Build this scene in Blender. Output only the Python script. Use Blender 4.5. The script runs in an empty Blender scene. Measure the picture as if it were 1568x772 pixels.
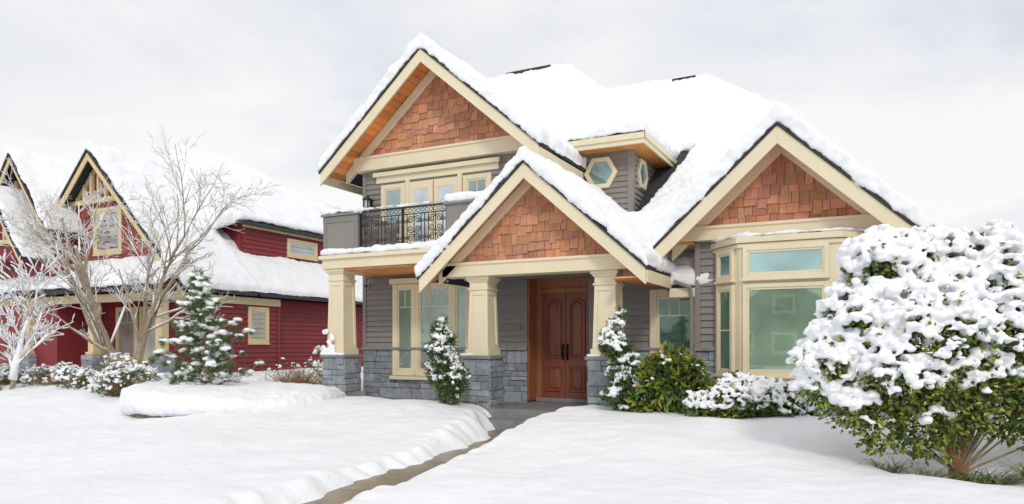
import bpy, bmesh, math, random
import numpy as np
from mathutils import Vector, Matrix, noise
random.seed(7)
R = random.random
def U(a,b): return a+(b-a)*random.random()
scene = bpy.context.scene
COL = scene.collection

# ------------------------------------------------------------------ materials
def newmat(name):
    m=bpy.data.materials.new(name); m.use_nodes=True
    nt=m.node_tree; b=nt.nodes['Principled BSDF']
    return m,nt,b
def mat(name,color,rough=0.7,var=0.12,vscale=6.0,bump=0.2,bscale=40.0,attr=False,metal=0.0,stretch=(1,1,1),spec=0.5,bdist=0.01,bump2=None):
    m,nt,b=newmat(name)
    L=nt.links
    tc=nt.nodes.new('ShaderNodeTexCoord'); mp=nt.nodes.new('ShaderNodeMapping'); mp.inputs['Scale'].default_value=stretch
    L.new(tc.outputs['Object'],mp.inputs['Vector'])
    n=nt.nodes.new('ShaderNodeTexNoise'); n.inputs['Scale'].default_value=vscale; n.inputs['Detail'].default_value=5
    L.new(mp.outputs[0],n.inputs['Vector'])
    mr=nt.nodes.new('ShaderNodeMapRange'); mr.inputs['From Min'].default_value=.25; mr.inputs['From Max'].default_value=.75
    mr.inputs['To Min'].default_value=1-var; mr.inputs['To Max'].default_value=1+var
    L.new(n.outputs['Fac'],mr.inputs['Value'])
    mul=nt.nodes.new('ShaderNodeVectorMath'); mul.operation='MULTIPLY'; mul.inputs[0].default_value=color[:3]
    L.new(mr.outputs[0],mul.inputs[1])
    out=mul.outputs[0]
    if attr:
        a=nt.nodes.new('ShaderNodeAttribute'); a.attribute_name='Col'
        m2=nt.nodes.new('ShaderNodeVectorMath'); m2.operation='MULTIPLY'
        L.new(out,m2.inputs[0]); L.new(a.outputs['Color'],m2.inputs[1]); out=m2.outputs[0]
    L.new(out,b.inputs['Base Color'])
    b.inputs['Roughness'].default_value=rough; b.inputs['Metallic'].default_value=metal
    b.inputs['Specular IOR Level'].default_value=spec
    if bump>0:
        n2=nt.nodes.new('ShaderNodeTexNoise'); n2.inputs['Scale'].default_value=bscale; n2.inputs['Detail'].default_value=6
        L.new(mp.outputs[0],n2.inputs['Vector'])
        bp=nt.nodes.new('ShaderNodeBump'); bp.inputs['Strength'].default_value=bump; bp.inputs['Distance'].default_value=bdist
        L.new(n2.outputs['Fac'],bp.inputs['Height']); L.new(bp.outputs[0],b.inputs['Normal'])
        if bump2:
            n3=nt.nodes.new('ShaderNodeTexNoise'); n3.inputs['Scale'].default_value=bump2[0]; n3.inputs['Detail'].default_value=4
            L.new(mp.outputs[0],n3.inputs['Vector'])
            b3=nt.nodes.new('ShaderNodeBump'); b3.inputs['Strength'].default_value=bump2[1]; b3.inputs['Distance'].default_value=bump2[2]
            L.new(n3.outputs['Fac'],b3.inputs['Height']); L.new(b3.outputs[0],bp.inputs['Normal'])
    return m
M={}
M['snow']=mat('snow',(.865,.88,.907),.75,.02,1.5,.5,26,bdist=.018,spec=.25,bump2=(3.5,.45,.09))
M['roofsnow']=mat('snow_on_roof',(.87,.885,.91),.75,.015,1.5,.4,22,bdist=.015,spec=.25,bump2=(3.0,.35,.08))
M['snowfine']=mat('snow_clump',(.885,.895,.915),.75,.02,3,.4,35,bdist=.012,spec=.25)
M['siding']=mat('grey_siding',(.245,.226,.207),.6,.06,3,.1,60,attr=True)
M['redsiding']=mat('red_siding',(.21,.02,.028),.6,.1,3,.1,60,attr=True)
M['trim']=mat('cream_trim',(.77,.68,.48),.5,.05,2,.06,50)
M['cedar']=mat('cedar_shingle',(.52,.245,.14),.8,.2,9,.5,60,attr=True,stretch=(3,3,.5))
M['redshingle']=mat('red_shingle',(.26,.06,.05),.75,.18,9,.5,60,attr=True)
M['stone']=mat('grey_stone',(.28,.305,.33),.85,.3,9,1.0,22,attr=True,bdist=.02)
M['mortar']=mat('mortar',(.12,.125,.13),.9,.1,9,.3,60)
M['roof']=mat('asphalt_shingles',(.04,.04,.045),.9,.4,12,.8,60)
M['wood']=mat('door_wood',(.23,.072,.038),.35,.3,4,.15,30,stretch=(8,8,.6))
M['woodframe']=mat('frame_wood',(.34,.12,.05),.45,.3,4,.15,30,stretch=(8,8,.6))
M['iron']=mat('wrought_iron',(.015,.015,.017),.45,.2,6,.1,40)
M['concrete']=mat('wet_concrete',(.24,.185,.12),.35,.35,3,.4,25)
M['curb']=mat('curb_stone',(.20,.15,.105),.8,.35,5,.5,25)
M['slab']=mat('porch_stone',(.23,.23,.235),.6,.25,5,.4,25)
M['bark']=mat('bark',(.36,.29,.20),.85,.3,10,.5,50)
M['barkbrown']=mat('brown_bark',(.30,.155,.075),.85,.3,10,.5,50)
M['fence']=mat('fence_wood',(.26,.17,.12),.8,.25,4,.3,30,attr=True,stretch=(6,6,.6))
M['leaf']=mat('leaf',(1,1,1),.45,.2,6,0,30,attr=True)
M['yellow']=mat('yellow_trim',(.66,.54,.30),.6,.08,3,.1,50)
M['brass']=mat('dark_bronze',(.05,.035,.02),.35,.2,6,.1,40,metal=.7)
M['soffit']=mat('cedar_soffit',(.82,.34,.09),.42,.25,3,.1,30,stretch=(1,1,1),attr=True)
M['bluegrey']=mat('blue_grey_siding',(.17,.19,.21),.6,.06,3,.1,60,attr=True)
def glass_mat():
    m,nt,b=newmat('window_glass'); L=nt.links
    a=nt.nodes.new('ShaderNodeAttribute'); a.attribute_name='Col'
    tc=nt.nodes.new('ShaderNodeTexCoord')
    n=nt.nodes.new('ShaderNodeTexNoise'); n.inputs['Scale'].default_value=1.3; n.inputs['Detail'].default_value=3
    L.new(tc.outputs['Object'],n.inputs['Vector'])
    mr=nt.nodes.new('ShaderNodeMapRange'); mr.inputs['From Min'].default_value=.35; mr.inputs['From Max'].default_value=.65; mr.inputs['To Min'].default_value=.75; mr.inputs['To Max'].default_value=1.15
    L.new(n.outputs['Fac'],mr.inputs['Value'])
    mu=nt.nodes.new('ShaderNodeVectorMath'); mu.operation='MULTIPLY'
    L.new(a.outputs['Color'],mu.inputs[0]); L.new(mr.outputs[0],mu.inputs[1]); L.new(mu.outputs[0],b.inputs['Base Color'])
    b.inputs['Roughness'].default_value=.02; b.inputs['Metallic'].default_value=.3; b.inputs['Specular IOR Level'].default_value=1.0
    n2=nt.nodes.new('ShaderNodeTexNoise'); n2.inputs['Scale'].default_value=1.6
    L.new(tc.outputs['Object'],n2.inputs['Vector'])
    bp=nt.nodes.new('ShaderNodeBump'); bp.inputs['Strength'].default_value=.05; bp.inputs['Distance'].default_value=.02
    L.new(n2.outputs['Fac'],bp.inputs['Height']); L.new(bp.outputs[0],b.inputs['Normal'])
    return m
M['glass']=glass_mat()

# ------------------------------------------------------------------ mesh builder
BOXF=[(0,3,2,1),(4,5,6,7),(0,1,5,4),(1,2,6,5),(2,3,7,6),(3,0,4,7)]
class MB:
    def __init__(s): s.v=[];s.f=[];s.c=[]
    def add(s,vs,fs,col=(1,1,1)):
        o=len(s.v); s.v.extend([tuple(p) for p in vs]); s.f.extend([tuple(i+o for i in f) for f in fs]); s.c.extend([col]*len(fs))
    def box(s,x0,x1,y0,y1,z0,z1,col=(1,1,1)):
        s.add([(x0,y0,z0),(x1,y0,z0),(x1,y1,z0),(x0,y1,z0),(x0,y0,z1),(x1,y0,z1),(x1,y1,z1),(x0,y1,z1)],BOXF,col)
    def prism(s,poly,vec,col=(1,1,1)):
        n=len(poly); v=[Vector(p) for p in poly]; w=[p+Vector(vec) for p in v]
        fs=[tuple(range(n))[::-1],tuple(range(n,2*n))]+[(i,(i+1)%n,(i+1)%n+n,i+n) for i in range(n)]
        s.add(v+w,fs,col)
    def tube(s,pts,rad,sides=6,col=(1,1,1)):
        n=len(pts); vs=[]
        for i,p in enumerate(pts):
            a=pts[max(i-1,0)]; b=pts[min(i+1,n-1)]
            t=(Vector(b)-Vector(a)); 
            if t.length<1e-7: t=Vector((0,0,1))
            t.normalize()
            ref=Vector((0,0,1)) if abs(t.z)<.9 else Vector((1,0,0))
            x=t.cross(ref).normalized(); y=t.cross(x)
            r=rad[i] if isinstance(rad,(list,tuple)) else rad
            for k in range(sides):
                an=2*math.pi*k/sides
                vs.append(Vector(p)+x*(math.cos(an)*r)+y*(math.sin(an)*r))
        fs=[]
        for i in range(n-1):
            for k in range(sides):
                k2=(k+1)%sides
                fs.append((i*sides+k,i*sides+k2,(i+1)*sides+k2,(i+1)*sides+k))
        fs.append(tuple(range(sides))[::-1]); fs.append(tuple((n-1)*sides+k for k in range(sides)))
        s.add(vs,fs,col)
    def obj(s,name,material,parent=None,bevel=0,smooth=False,fix=True):
        me=bpy.data.meshes.new(name); me.from_pydata(s.v,[],s.f)
        a=me.color_attributes.new('Col','FLOAT_COLOR','CORNER')
        arr=np.empty((len(me.loops),4),dtype=np.float32); arr[:,3]=1
        ls=np.array([len(f) for f in s.f]); arr[:,:3]=np.repeat(np.array(s.c,dtype=np.float32).reshape(-1,3),ls,axis=0)
        a.data.foreach_set('color',arr.ravel())
        if fix:
            bm=bmesh.new(); bm.from_mesh(me); bmesh.ops.recalc_face_normals(bm,faces=bm.faces); bm.to_mesh(me); bm.free()
        if smooth: me.polygons.foreach_set('use_smooth',[True]*len(me.polygons))
        me.materials.append(material)
        o=bpy.data.objects.new(name,me); COL.objects.link(o)
        if parent: o.parent=parent
        if bevel:
            m=o.modifiers.new('bevel','BEVEL'); m.width=bevel; m.segments=2; m.limit_method='ANGLE'; m.angle_limit=.6
        return o
def empty(name,loc=(0,0,0),rotz=0):
    e=bpy.data.objects.new(name,None); e.location=loc; e.rotation_euler=(0,0,rotz); COL.objects.link(e); return e
class Fr:
    def __init__(s,O,u,n): s.O=Vector(O);s.u=Vector(u).normalized();s.n=Vector(n).normalized()
    def p(s,a,o,z): return s.O+s.u*a+s.n*o+Vector((0,0,z))
def fbox(mb,F,a0,a1,o0,o1,z0,z1,col=(1,1,1)):
    mb.add([F.p(a0,o0,z0),F.p(a1,o0,z0),F.p(a1,o1,z0),F.p(a0,o1,z0),F.p(a0,o0,z1),F.p(a1,o0,z1),F.p(a1,o1,z1),F.p(a0,o1,z1)],BOXF,col)
def lap(mb,F,a0,a1,z0,z1,e=.125,th=.033):
    z=z0
    while z<z1-1e-4:
        zt=min(z+e,z1); g=U(.93,1.07); c=(g,g,g)
        mb.add([F.p(a0,0,z),F.p(a1,0,z),F.p(a1,th,z),F.p(a0,th,z),F.p(a0,0,zt),F.p(a1,0,zt),F.p(a1,.002,zt),F.p(a0,.002,zt)],BOXF,c)
        z=zt
def stones(mb,mo,F,a0,a1,z0,z1):
    fbox(mo,F,a0+.004,a1-.004,-.05,.012,z0,z1-.004)
    z=z0
    while z<z1-.02:
        h=random.choice([.12,.16,.2,.26]); 
        if z1-(z+h)<.09: h=z1-z
        a=a0
        while a<a1-.01:
            w=U(.14,.46)
            if a1-(a+w)<.12: w=a1-a
            parts=[(z,h)]
            if h>.19 and R()<.4: hh=h*U(.4,.6); parts=[(z,hh),(z+hh,h-hh)]
            for zz,h2 in parts:
                o=U(.03,.055); g=U(.75,1.22); c=(g*U(.96,1.04),g,g*U(.97,1.06)); i=.012; q=.003
                mb.add([F.p(a+q,0,zz+q),F.p(a+w-q,0,zz+q),F.p(a+w-q,0,zz+h2-q),F.p(a+q,0,zz+h2-q),
                    F.p(a+q,o-.012,zz+q),F.p(a+w-q,o-.012,zz+q),F.p(a+w-q,o-.012,zz+h2-q),F.p(a+q,o-.012,zz+h2-q),
                    F.p(a+q+i,o,zz+q+i),F.p(a+w-q-i,o+U(-.008,.008),zz+q+i),F.p(a+w-q-i,o,zz+h2-q-i),F.p(a+q+i,o+U(-.008,.008),zz+h2-q-i)],
                   [(0,1,5,4),(1,2,6,5),(2,3,7,6),(3,0,4,7),(4,5,9,8),(5,6,10,9),(6,7,11,10),(7,4,8,11),(8,9,10,11)],c)
            a+=w
        z+=h
def shingles(mb,F,a0,a1,z0,ztop,row=.175):
    z=z0-.03; k=0
    while True:
        zz=z; any_=False
        a=a0-U(0,.15)
        while a<a1:
            w=U(.11,.26)
            am=a+w/2
            if ztop(am)>zz+.02:
                any_=True
                dz=random.choice([0,0,-.055,-.04,.012]); zt=zz+row+.04
                t=U(.028,.05); g=U(.78,1.2); c=(g*U(.95,1.05),g*U(.92,1.08),g*U(.82,1.18))
                mb.add([F.p(a+.004,0,zz+dz),F.p(a+w-.004,0,zz+dz),F.p(a+w-.004,t,zz+dz),F.p(a+.004,t,zz+dz),
                        F.p(a+.004,0,zt),F.p(a+w-.004,0,zt),F.p(a+w-.004,.008,zt),F.p(a+.004,.008,zt)],BOXF,c)
            a+=w
        z+=row; k+=1
        if not any_ or k>60: break
def chev(mb,xc,zr,p,half,y0,y1,top,h):
    for s in (-1,1):
        mb.prism([(xc,y0,zr-top),(xc+s*half,y0,zr-top-p*half),(xc+s*half,y0,zr-top-p*half-h),(xc,y0,zr-top-h)],(0,y1-y0,0))
def soff(mb,xc,zr,p,half,y0,y1,top):
    n=int(half/.13)
    for s in (-1,1):
        for i in range(n):
            xa=half*i/n+.006; xb=half*(i+1)/n-.006; g=U(.7,1.2)
            za=zr-top-p*xa; zb=zr-top-p*xb
            mb.prism([(xc+s*xa,y0,za),(xc+s*xb,y0,zb),(xc+s*xb,y0,zb-.03),(xc+s*xa,y0,za-.03)],(0,y1-y0,0),(g,g*U(.85,1.05),g))
def window(T,G,F,a0,a1,z0,z1,casing=.1,sash=.045,cols=(1,),rows=(1,),gc=(.2,.3,.26),W=None):
    W=W or T
    fbox(T,F,a0-casing,a0,0,.07,z0-casing,z1+casing); fbox(T,F,a1,a1+casing,0,.07,z0-casing,z1+casing)
    fbox(T,F,a0,a1,0,.068,z1,z1+casing); fbox(T,F,a0-casing-.02,a1+casing+.02,0,.10,z0-casing-.04,z0-casing+.003)
    fbox(T,F,a0,a1,0,.067,z0-casing,z0)
    fbox(W,F,a0,a0+sash,0,.055,z0,z1); fbox(W,F,a1-sash,a1,0,.055,z0,z1)
    fbox(W,F,a0+sash,a1-sash,0,.054,z0,z0+sash); fbox(W,F,a0+sash,a1-sash,0,.054,z1-sash,z1)
    fbox(G,F,a0+.01,a1-.01,0,.037,z0+.01,z1-.01,gc)
    ai=a0+sash; aw=a1-a0-2*sash; t=0; S=sum(cols)
    for c in cols[:-1]:
        t+=c; x=ai+aw*t/S
        zlo=z0+sash if len(rows)<2 else z0+sash+(z1-z0-2*sash)*rows[0]/sum(rows)
        fbox(W,F,x-.012,x+.012,.02,.047,zlo,z1-sash)
    t=0;S=sum(rows);zi=z0+sash;zh=z1-z0-2*sash
    for r in rows[:-1]:
        t+=r; z=zi+zh*t/S; fbox(W,F,a0+sash,a1-sash,.02,.044,z-.012,z+.012)

ICO=bmesh.new(); bmesh.ops.create_icosphere(ICO,subdivisions=2,radius=1); 
ICO.verts.index_update(); ICV=np.array([v.co[:] for v in ICO.verts]); ICF=np.array([[v.index for v in f.verts] for f in ICO.faces])
def blobs_obj(name,bl,voxel,parent,d1=.03,s1=.12,d2=.012,s2=.04,material=None):
    B=np.array(bl); n=len(B); V=(ICV[None]*B[:,None,3:6]+B[:,None,:3]).reshape(-1,3)
    Fc=(ICF[None]+(np.arange(n)*len(ICV))[:,None,None]).reshape(-1,3)
    me=bpy.data.meshes.new(name); me.from_pydata(V.tolist(),[],Fc.tolist()); me.materials.append(material or M['snowfine'])
    o=bpy.data.objects.new(name,me); COL.objects.link(o); o.parent=parent
    snowmods(o,voxel,d1,s1,d2,s2); return o
TEX={}
def clouds(s):
    if s not in TEX:
        t=bpy.data.textures.new('cl%g'%s,'CLOUDS'); t.noise_scale=s; t.noise_depth=2; TEX[s]=t
    return TEX[s]
def snowmods(o,voxel,d1,s1,d2,s2):
    m=o.modifiers.new('rm','REMESH'); m.mode='VOXEL'; m.voxel_size=voxel; m.use_smooth_shade=True
    if d1:
        sm=o.modifiers.new('sm','SMOOTH'); sm.factor=.5; sm.iterations=3
        m=o.modifiers.new('d1','DISPLACE'); m.texture=clouds(s1); m.strength=d1; m.mid_level=.5; m.texture_coords='GLOBAL'
    if d2:
        m=o.modifiers.new('d2','DISPLACE'); m.texture=clouds(s2); m.strength=d2; m.mid_level=.5; m.texture_coords='GLOBAL'

# ================================================================== CAMERA
TH=math.radians(26.73)
cam=bpy.data.cameras.new('camera'); co=bpy.data.objects.new('camera',cam); COL.objects.link(co); scene.camera=co
co.location=(0,0,1.55); co.rotation_euler=(math.pi/2,0,TH); cam.lens=25.26; cam.sensor_width=36; cam.shift_y=.0918; cam.clip_end=3000; cam.clip_start=.1

# ================================================================== MAIN HOUSE
H=empty('craftsman_house')
core=MB(); sid=MB(); trim=MB(); ced=MB(); st=MB(); mo=MB(); roof=MB(); snow=MB(); sof=MB(); gl=MB(); wf=MB(); slab=MB()
FW=Fr((0,13.7,0),(1,0,0),(0,-1,0))
core.box(-10.83,-6.55,13.7,21,0,5.7); core.box(-6.55,-5.16,14.2,21,0,3.3); core.box(-5.16,-2.9,13.7,21,0,2.9)
core.box(-6.6,-2.9,14.35,21,2.8,3.25)
core.box(-2.9,.43,13.3,22,0,3.6)
core.box(-11,-4.83,15.5,23,3,6.0)
core.prism([(-11.1,13.62,5.7),(-8.71,13.62,7.92),(-6.3,13.62,5.7)],(0,7,0))
core.prism([(-7.7,12.2,2.95),(-5.655,12.2,4.84),(-3.6,12.2,2.95)],(0,1.4,0))
core.prism([(-3.35,13.3,3.45),(-1.43,13.3,5.18),(.5,13.3,3.45)],(0,8,0))
core.box(-7.6,-1.95,19,25,3,6.4)
lap(sid,FW,-10.85,-6.53,1.52,3.2); stones(st,mo,FW,-10.85,-6.53,.2,1.46); fbox(slab,FW,-10.88,-6.53,0,.085,1.46,1.52)
lap(sid,FW,-5.14,-2.9,1.52,3.0); stones(st,mo,FW,-5.14,-2.9,.2,1.46); fbox(slab,FW,-5.14,-2.9,0,.085,1.46,1.52)
FJ=Fr((-6.53,0,0),(0,1,0),(1,0,0)); fbox(wf,FJ,13.705,14.16,0,.03,.4,3.2)
lap(sid,FW,-10.85,-6.45,3.5,5.6)
fbox(sid,FW,-10.855,-10.76,0,.04,1.52,5.6)
FS=Fr((-6.45,0,0),(0,1,0),(1,0,0)); lap(sid,FS,13.7,15.5,3,5.6)
FC=Fr((0,13.3,0),(1,0,0),(0,-1,0))
lap(sid,FC,-2.92,.45,1.52,3.44); stones(st,mo,FC,-2.92,-2.5,.2,1.46); stones(st,mo,FC,.0,.45,.2,1.46); fbox(slab,FC,-2.94,-2.5,0,.085,1.46,1.52)
fbox(sid,FC,-2.925,-2.83,0,.04,1.52,3.44)
FD=Fr((0,15.5,0),(1,0,0),(0,-1,0)); lap(sid,FD,-6.6,-4.81,4.0,5.98)
FE=Fr((-4.81,0,0),(0,1,0),(1,0,0)); lap(sid,FE,15.5,18.5,4.0,5.98)
fbox(sid,FD,-4.9,-4.77,0,.041,4,5.98); fbox(sid,FE,15.455,15.58,0,.041,4,5.98)
def hexwin(F,ac,zc,r):
    def ring(rr,o): return [F.p(ac+rr*math.cos(k*math.pi/3),o,zc+rr*math.sin(k*math.pi/3)) for k in range(6)]
    a=ring(r,0);b=ring(r,.08);c=ring(r*.72,.08);d=ring(r*.72,.03)
    fs=[]
    for k in range(6):
        k2=(k+1)%6
        fs+= [(k,k2,6+k2,6+k),(6+k,6+k2,12+k2,12+k),(12+k,12+k2,18+k2,18+k)]
    trim.add(a+b+c+d,fs)
    a=ring(r*.74,0.0);b=ring(r*.74,.045); gl.add(a+b,[(0,1,2,3,4,5),(6,7,8,9,10,11)]+[(k,(k+1)%6,6+(k+1)%6,6+k) for k in range(6)],(.26,.40,.38))
hexwin(FD,-5.53,5.47,.40); hexwin(FE,16.15,5.5,.38)

def gable_roof(xc,zr,p,half,y0,y1,snowt=.28,ys=-.03):
    for s in(-1,1):
        roof.prism([(xc,y0,zr),(xc+s*half,y0,zr-p*half),(xc+s*half,y1,zr-p*half),(xc,y1,zr)],(0,0,-.05))
        h2=half+.04
        snow.prism([(xc,y0+ys,zr-.005),(xc+s*h2,y0+ys,zr-p*h2-.005),(xc+s*h2,y1,zr-p*h2-.005),(xc,y1,zr-.005)],(0,0,snowt))
gable_roof(-8.71,8.0,.86,2.80,12.87,19.5,.30)
gable_roof(-5.655,4.92,.89,2.28,11.65,16.2,.26)
gable_roof(-1.43,5.26,.93,2.08,12.55,21.5,.32,.0)
chev(trim,-8.71,8.0,.86,2.78,12.90,12.95,.052,.28)
chev(trim,-8.71,8.0,.86,2.55,13.54,13.64,.13,.26)
soff(sof,-8.71,8.0,.86,2.76,12.955,13.7,.08)
trim.box(-11.0,-6.4,13.5,13.7,5.66,5.98); trim.box(-11.03,-6.37,13.47,13.7,5.93,5.985)
FA=Fr((0,13.6,0),(1,0,0),(0,-1,0)); shingles(ced,FA,-11,-6.4,6.0,lambda x:8.0-.25-.86*abs(x+8.71))
trim.box(-11.5,-11.46,12.96,19,5.33,5.52)
trim.box(-5.97,-5.93,12.96,15.4,5.33,5.52)
chev(trim,-5.655,4.92,.89,2.26,11.68,11.73,.052,.28)
chev(trim,-5.655,4.92,.89,2.05,12.06,12.14,.13,.22)
soff(sof,-5.655,4.92,.89,2.24,11.735,12.2,.08)
trim.box(-7.62,-3.8,12.06,12.44,2.90,3.17); trim.box(-7.64,-3.78,12.03,12.44,3.12,3.175)
FB=Fr((0,12.16,0),(1,0,0),(0,-1,0)); shingles(ced,FB,-7.6,-3.7,3.18,lambda x:4.92-.25-.89*abs(x+5.655))
trim.box(-3.41,-3.37,11.74,13.68,2.62,2.83); trim.box(-7.94,-7.90,11.74,12.1,2.62,2.83)
trim.box(-4.05,-3.8,12.44,13.7,2.75,3.1)
sof.box(-4.0,-3.4,11.74,13.7,2.70,2.73,(.8,.8,.8))
chev(trim,-1.43,5.26,.93,2.06,12.58,12.63,.055,.30)
chev(trim,-1.43,5.26,.93,1.9,13.16,13.26,.13,.24)
soff(sof,-1.43,5.26,.93,2.04,12.635,13.35,.08)
trim.box(-3.32,.52,13.1,13.32,3.45,3.70); trim.box(-3.35,.55,13.07,13.32,3.65,3.705)
FC2=Fr((0,13.24,0),(1,0,0),(0,-1,0)); shingles(ced,FC2,-3.3,.5,3.7,lambda x:5.26-.25-.93*abs(x+1.43))
sof.box(-3.3,-2.92,13.12,13.7,3.40,3.43,(.9,.9,.9)); sof.box(.45,.52,13.12,15,3.40,3.43)
trim.box(.62,.66,12.64,21,3.05,3.25); trim.box(.45,.62,12.9,21,3.1,3.2)
def plane(pts,sn=True,spts=None,t=.28):
    roof.prism(pts,(0,0,-.05))
    if sn:
        q=spts or pts; snow.prism([(a,b,c+.01) for a,b,c in q],(0,0,t))
plane([(-11.2,15,6.15),(-4.41,15,6.15),(-8.15,19.9,9.75),(-11.2,19.9,9.75)],True,[(-11.2,14.96,6.12),(-4.37,14.96,6.12),(-8.15,19.9,9.75),(-11.2,19.9,9.75)],.25)
plane([(-4.41,15,6.15),(-4.41,24.8,6.15),(-8.15,19.9,9.75)],True,[(-4.37,14.96,6.12),(-4.37,24.8,6.12),(-8.15,19.9,9.75)],.25)
plane([(-4.41,24.8,6.15),(-11.2,24.8,6.15),(-11.2,19.9,9.75),(-8.15,19.9,9.75)])
trim.box(-6.6,-4.38,14.97,15.02,5.9,6.12); trim.box(-4.42,-4.37,15.02,19,5.9,6.12); trim.box(-6.6,-4.34,14.93,14.97,6.0,6.125)
trim.box(-4.37,-4.33,14.93,19,6.0,6.125)
sof.box(-6.6,-4.42,15.02,15.5,5.93,5.96,(.9,.9,.9)); sof.box(-4.81,-4.42,15.5,18.5,5.93,5.96,(.9,.9,.9))
core.prism([(-11,15.2,6.0),(-11,24.6,6.0),(-11,19.9,9.5)],(3,0,0))
mz=lambda y:-8+.8*y
roof.prism([(-6.6,14.2,mz(14.2)),(-3.44,14.2,mz(14.2)),(-3.44,13.3,mz(13.3)),(-1.93,13.3,mz(13.3)),(-1.93,19.05,mz(19.05)),(-4.57,21.9,mz(21.9)),(-8.5,21.9,mz(21.9)),(-6.6,17,mz(17))],(0,0,-.07))
for q in ([(-6.6,14.2),(-4.3,14.2),(-4.3,15.35),(-6.6,15.35)],[(-4.3,13.8),(-3.44,13.8),(-3.44,15.35),(-4.3,15.35)],[(-3.44,13.28),(-1.93,13.28),(-1.93,15.35),(-3.44,15.35)],
          [(-4.58,15.3),(-1.93,15.3),(-1.93,18.1),(-3.9,18.1)],[(-5.5,18.0),(-1.93,18.0),(-1.93,19.05),(-4.57,21.9),(-8.5,21.9)]):
    snow.prism([(a,b,mz(b)+.015) for a,b in q],(0,0,.22))
plane([(-1.93,19.05,mz(19.05)),(-1.93,24.8,mz(19.05)),(-4.57,21.9,mz(21.9))])
plane([(-1.93,24.8,mz(19.05)),(-1.93,27,5.4),(-9,27,5.4),(-8.5,21.9,mz(21.9)),(-4.57,21.9,mz(21.9))])
core.prism([(-1.96,13.6,2.8),(-1.96,19.05,7.1),(-1.96,24.8,7.1),(-1.96,26.5,5.3),(-1.96,26.5,2.8)],(-.1,0,0))
roof.box(-10.2,-8.7,19.82,19.98,9.75,10.02); roof.box(-5.5,-4.8,21.8,22.0,9.5,9.71)
trim.box(-3.4,-2.93,13.26,13.30,2.45,2.62); sof.box(-3.37,-2.93,13.3,13.7,2.48,2.5)
for i in range(26):
    y=12.15+i*.078; g=U(.8,1.1); sof.box(-10.7,-3.5,y,y+.073,3.19,3.21,(g,g,g))
core.box(-10.7,-7.3,12.2,13.7,3.25,3.45); 
trim.box(-10.72,-7.55,12.1,12.4,3.22,3.42); trim.box(-10.78,-7.5,12.04,13.7,3.42,3.50); trim.box(-10.72,-10.45,12.4,13.7,3.22,3.42)
FP=Fr((0,12.2,0),(1,0,0),(0,-1,0))
core.box(-10.70,-9.84,12.2,13.69,3.5,4.36); fbox(sid,FP,-10.72,-9.80,-.30,.03,3.52,4.36); 
for z in (3.52,4.22): fbox(sid,FP,-10.74,-9.79,-.32,.045,z,z+.12,(.9,.9,.9))
fbox(sid,FP,-10.735,-10.65,-.3,.042,3.64,4.22,(.9,.9,.9)); fbox(sid,FP,-9.9,-9.79,-.3,.042,3.64,4.22,(.9,.9,.9))
fbox(sid,FP,-10.78,-9.76,-.35,.08,4.36,4.40)
fbox(sid,FP,-7.59,-6.7,-.30,.03,3.3,4.36); fbox(sid,FP,-7.63,-6.68,-.35,.08,4.36,4.40)
snow.box(-10.78,-9.76,12.12,12.52,4.41,4.52); snow.box(-7.62,-6.7,12.12,12.52,4.41,4.56)
snow.box(-10.78,-7.5,12.05,13.6,3.505,3.64)
fbox(trim,FW,-10.45,-7.2,0,.05,5.36,5.6); fbox(trim,FW,-10.5,-7.15,.05,.12,5.5,5.6)
window(trim,gl,FW,-10.20,-9.72,4.1,5.2,.1,.04,(1,),(2.2,1.2),(.34,.44,.45))
window(trim,gl,FW,-7.98,-7.48,4.1,5.2,.1,.04,(1,1),(2.2,1),(.34,.45,.45))
for a0,a1 in((-9.50,-8.87),(-8.84,-8.21)):
    fbox(trim,FW,a0,a1,0,.06,3.5,5.3)
    fbox(trim,FW,a0+.12,a0+.14,.06,.075,3.7,5.14); fbox(trim,FW,a1-.14,a1-.12,.06,.075,3.7,5.14); fbox(trim,FW,a0+.12,a1-.12,.06,.075,5.12,5.14)
    fbox(gl,FW,a0+.13,a1-.13,.055,.066,3.7,5.13,(.58,.66,.70))
fbox(trim,FW,-9.6,-9.5,0,.085,3.5,5.36); fbox(trim,FW,-8.21,-8.1,0,.085,3.5,5.36)
window(trim,gl,FW,-9.84,-9.42,1.0,2.88,.09,.045,(1,1),(3.6,1),(.30,.42,.34))
window(trim,gl,FW,-9.24,-8.42,1.0,2.88,.09,.045,(1,1,1),(3.6,1),(.33,.43,.37))
window(trim,gl,FW,-8.26,-7.98,1.0,2.88,.08,.045,(1,),(3.6,1),(.33,.43,.37))
fbox(trim,FW,-10.02,-7.84,.0,.13,2.98,3.10); fbox(trim,FW,-10.02,-7.84,.0,.12,.78,.86)
fbox(trim,FW,-9.98,-9.93,0,.06,.86,2.98); fbox(trim,FW,-7.9,-7.86,0,.06,.86,2.98)
window(trim,gl,FW,-3.74,-3.06,1.12,2.5,.14,.05,(1,1,1),(3,1),(.10,.19,.15))
BZ0,BZ1=.6,3.36
pl=[(-2.57,13.3),(-2.05,12.72),(-.5,12.72),(.02,13.3)]
trim.prism([(x,y,BZ0) for x,y in pl],(0,0,BZ1-BZ0))
trim.prism([(-2.66,13.3,3.3),(-2.10,12.64,3.3),(-.45,12.64,3.3),(.11,13.3,3.3)],(0,0,.1))
trim.prism([(-2.62,13.3,3.22),(-2.08,12.68,3.22),(-.47,12.68,3.22),(.07,13.3,3.22)],(0,0,.07))
st_f=Fr((0,12.76,0),(1,0,0),(0,-1,0)); stones(st,mo,st_f,-2.0,-.55,.1,.6)
snow.prism([(-2.62,13.2,3.41),(-2.08,12.7,3.41),(-.47,12.7,3.41),(.07,13.2,3.41)],(0,0,.06))
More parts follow.
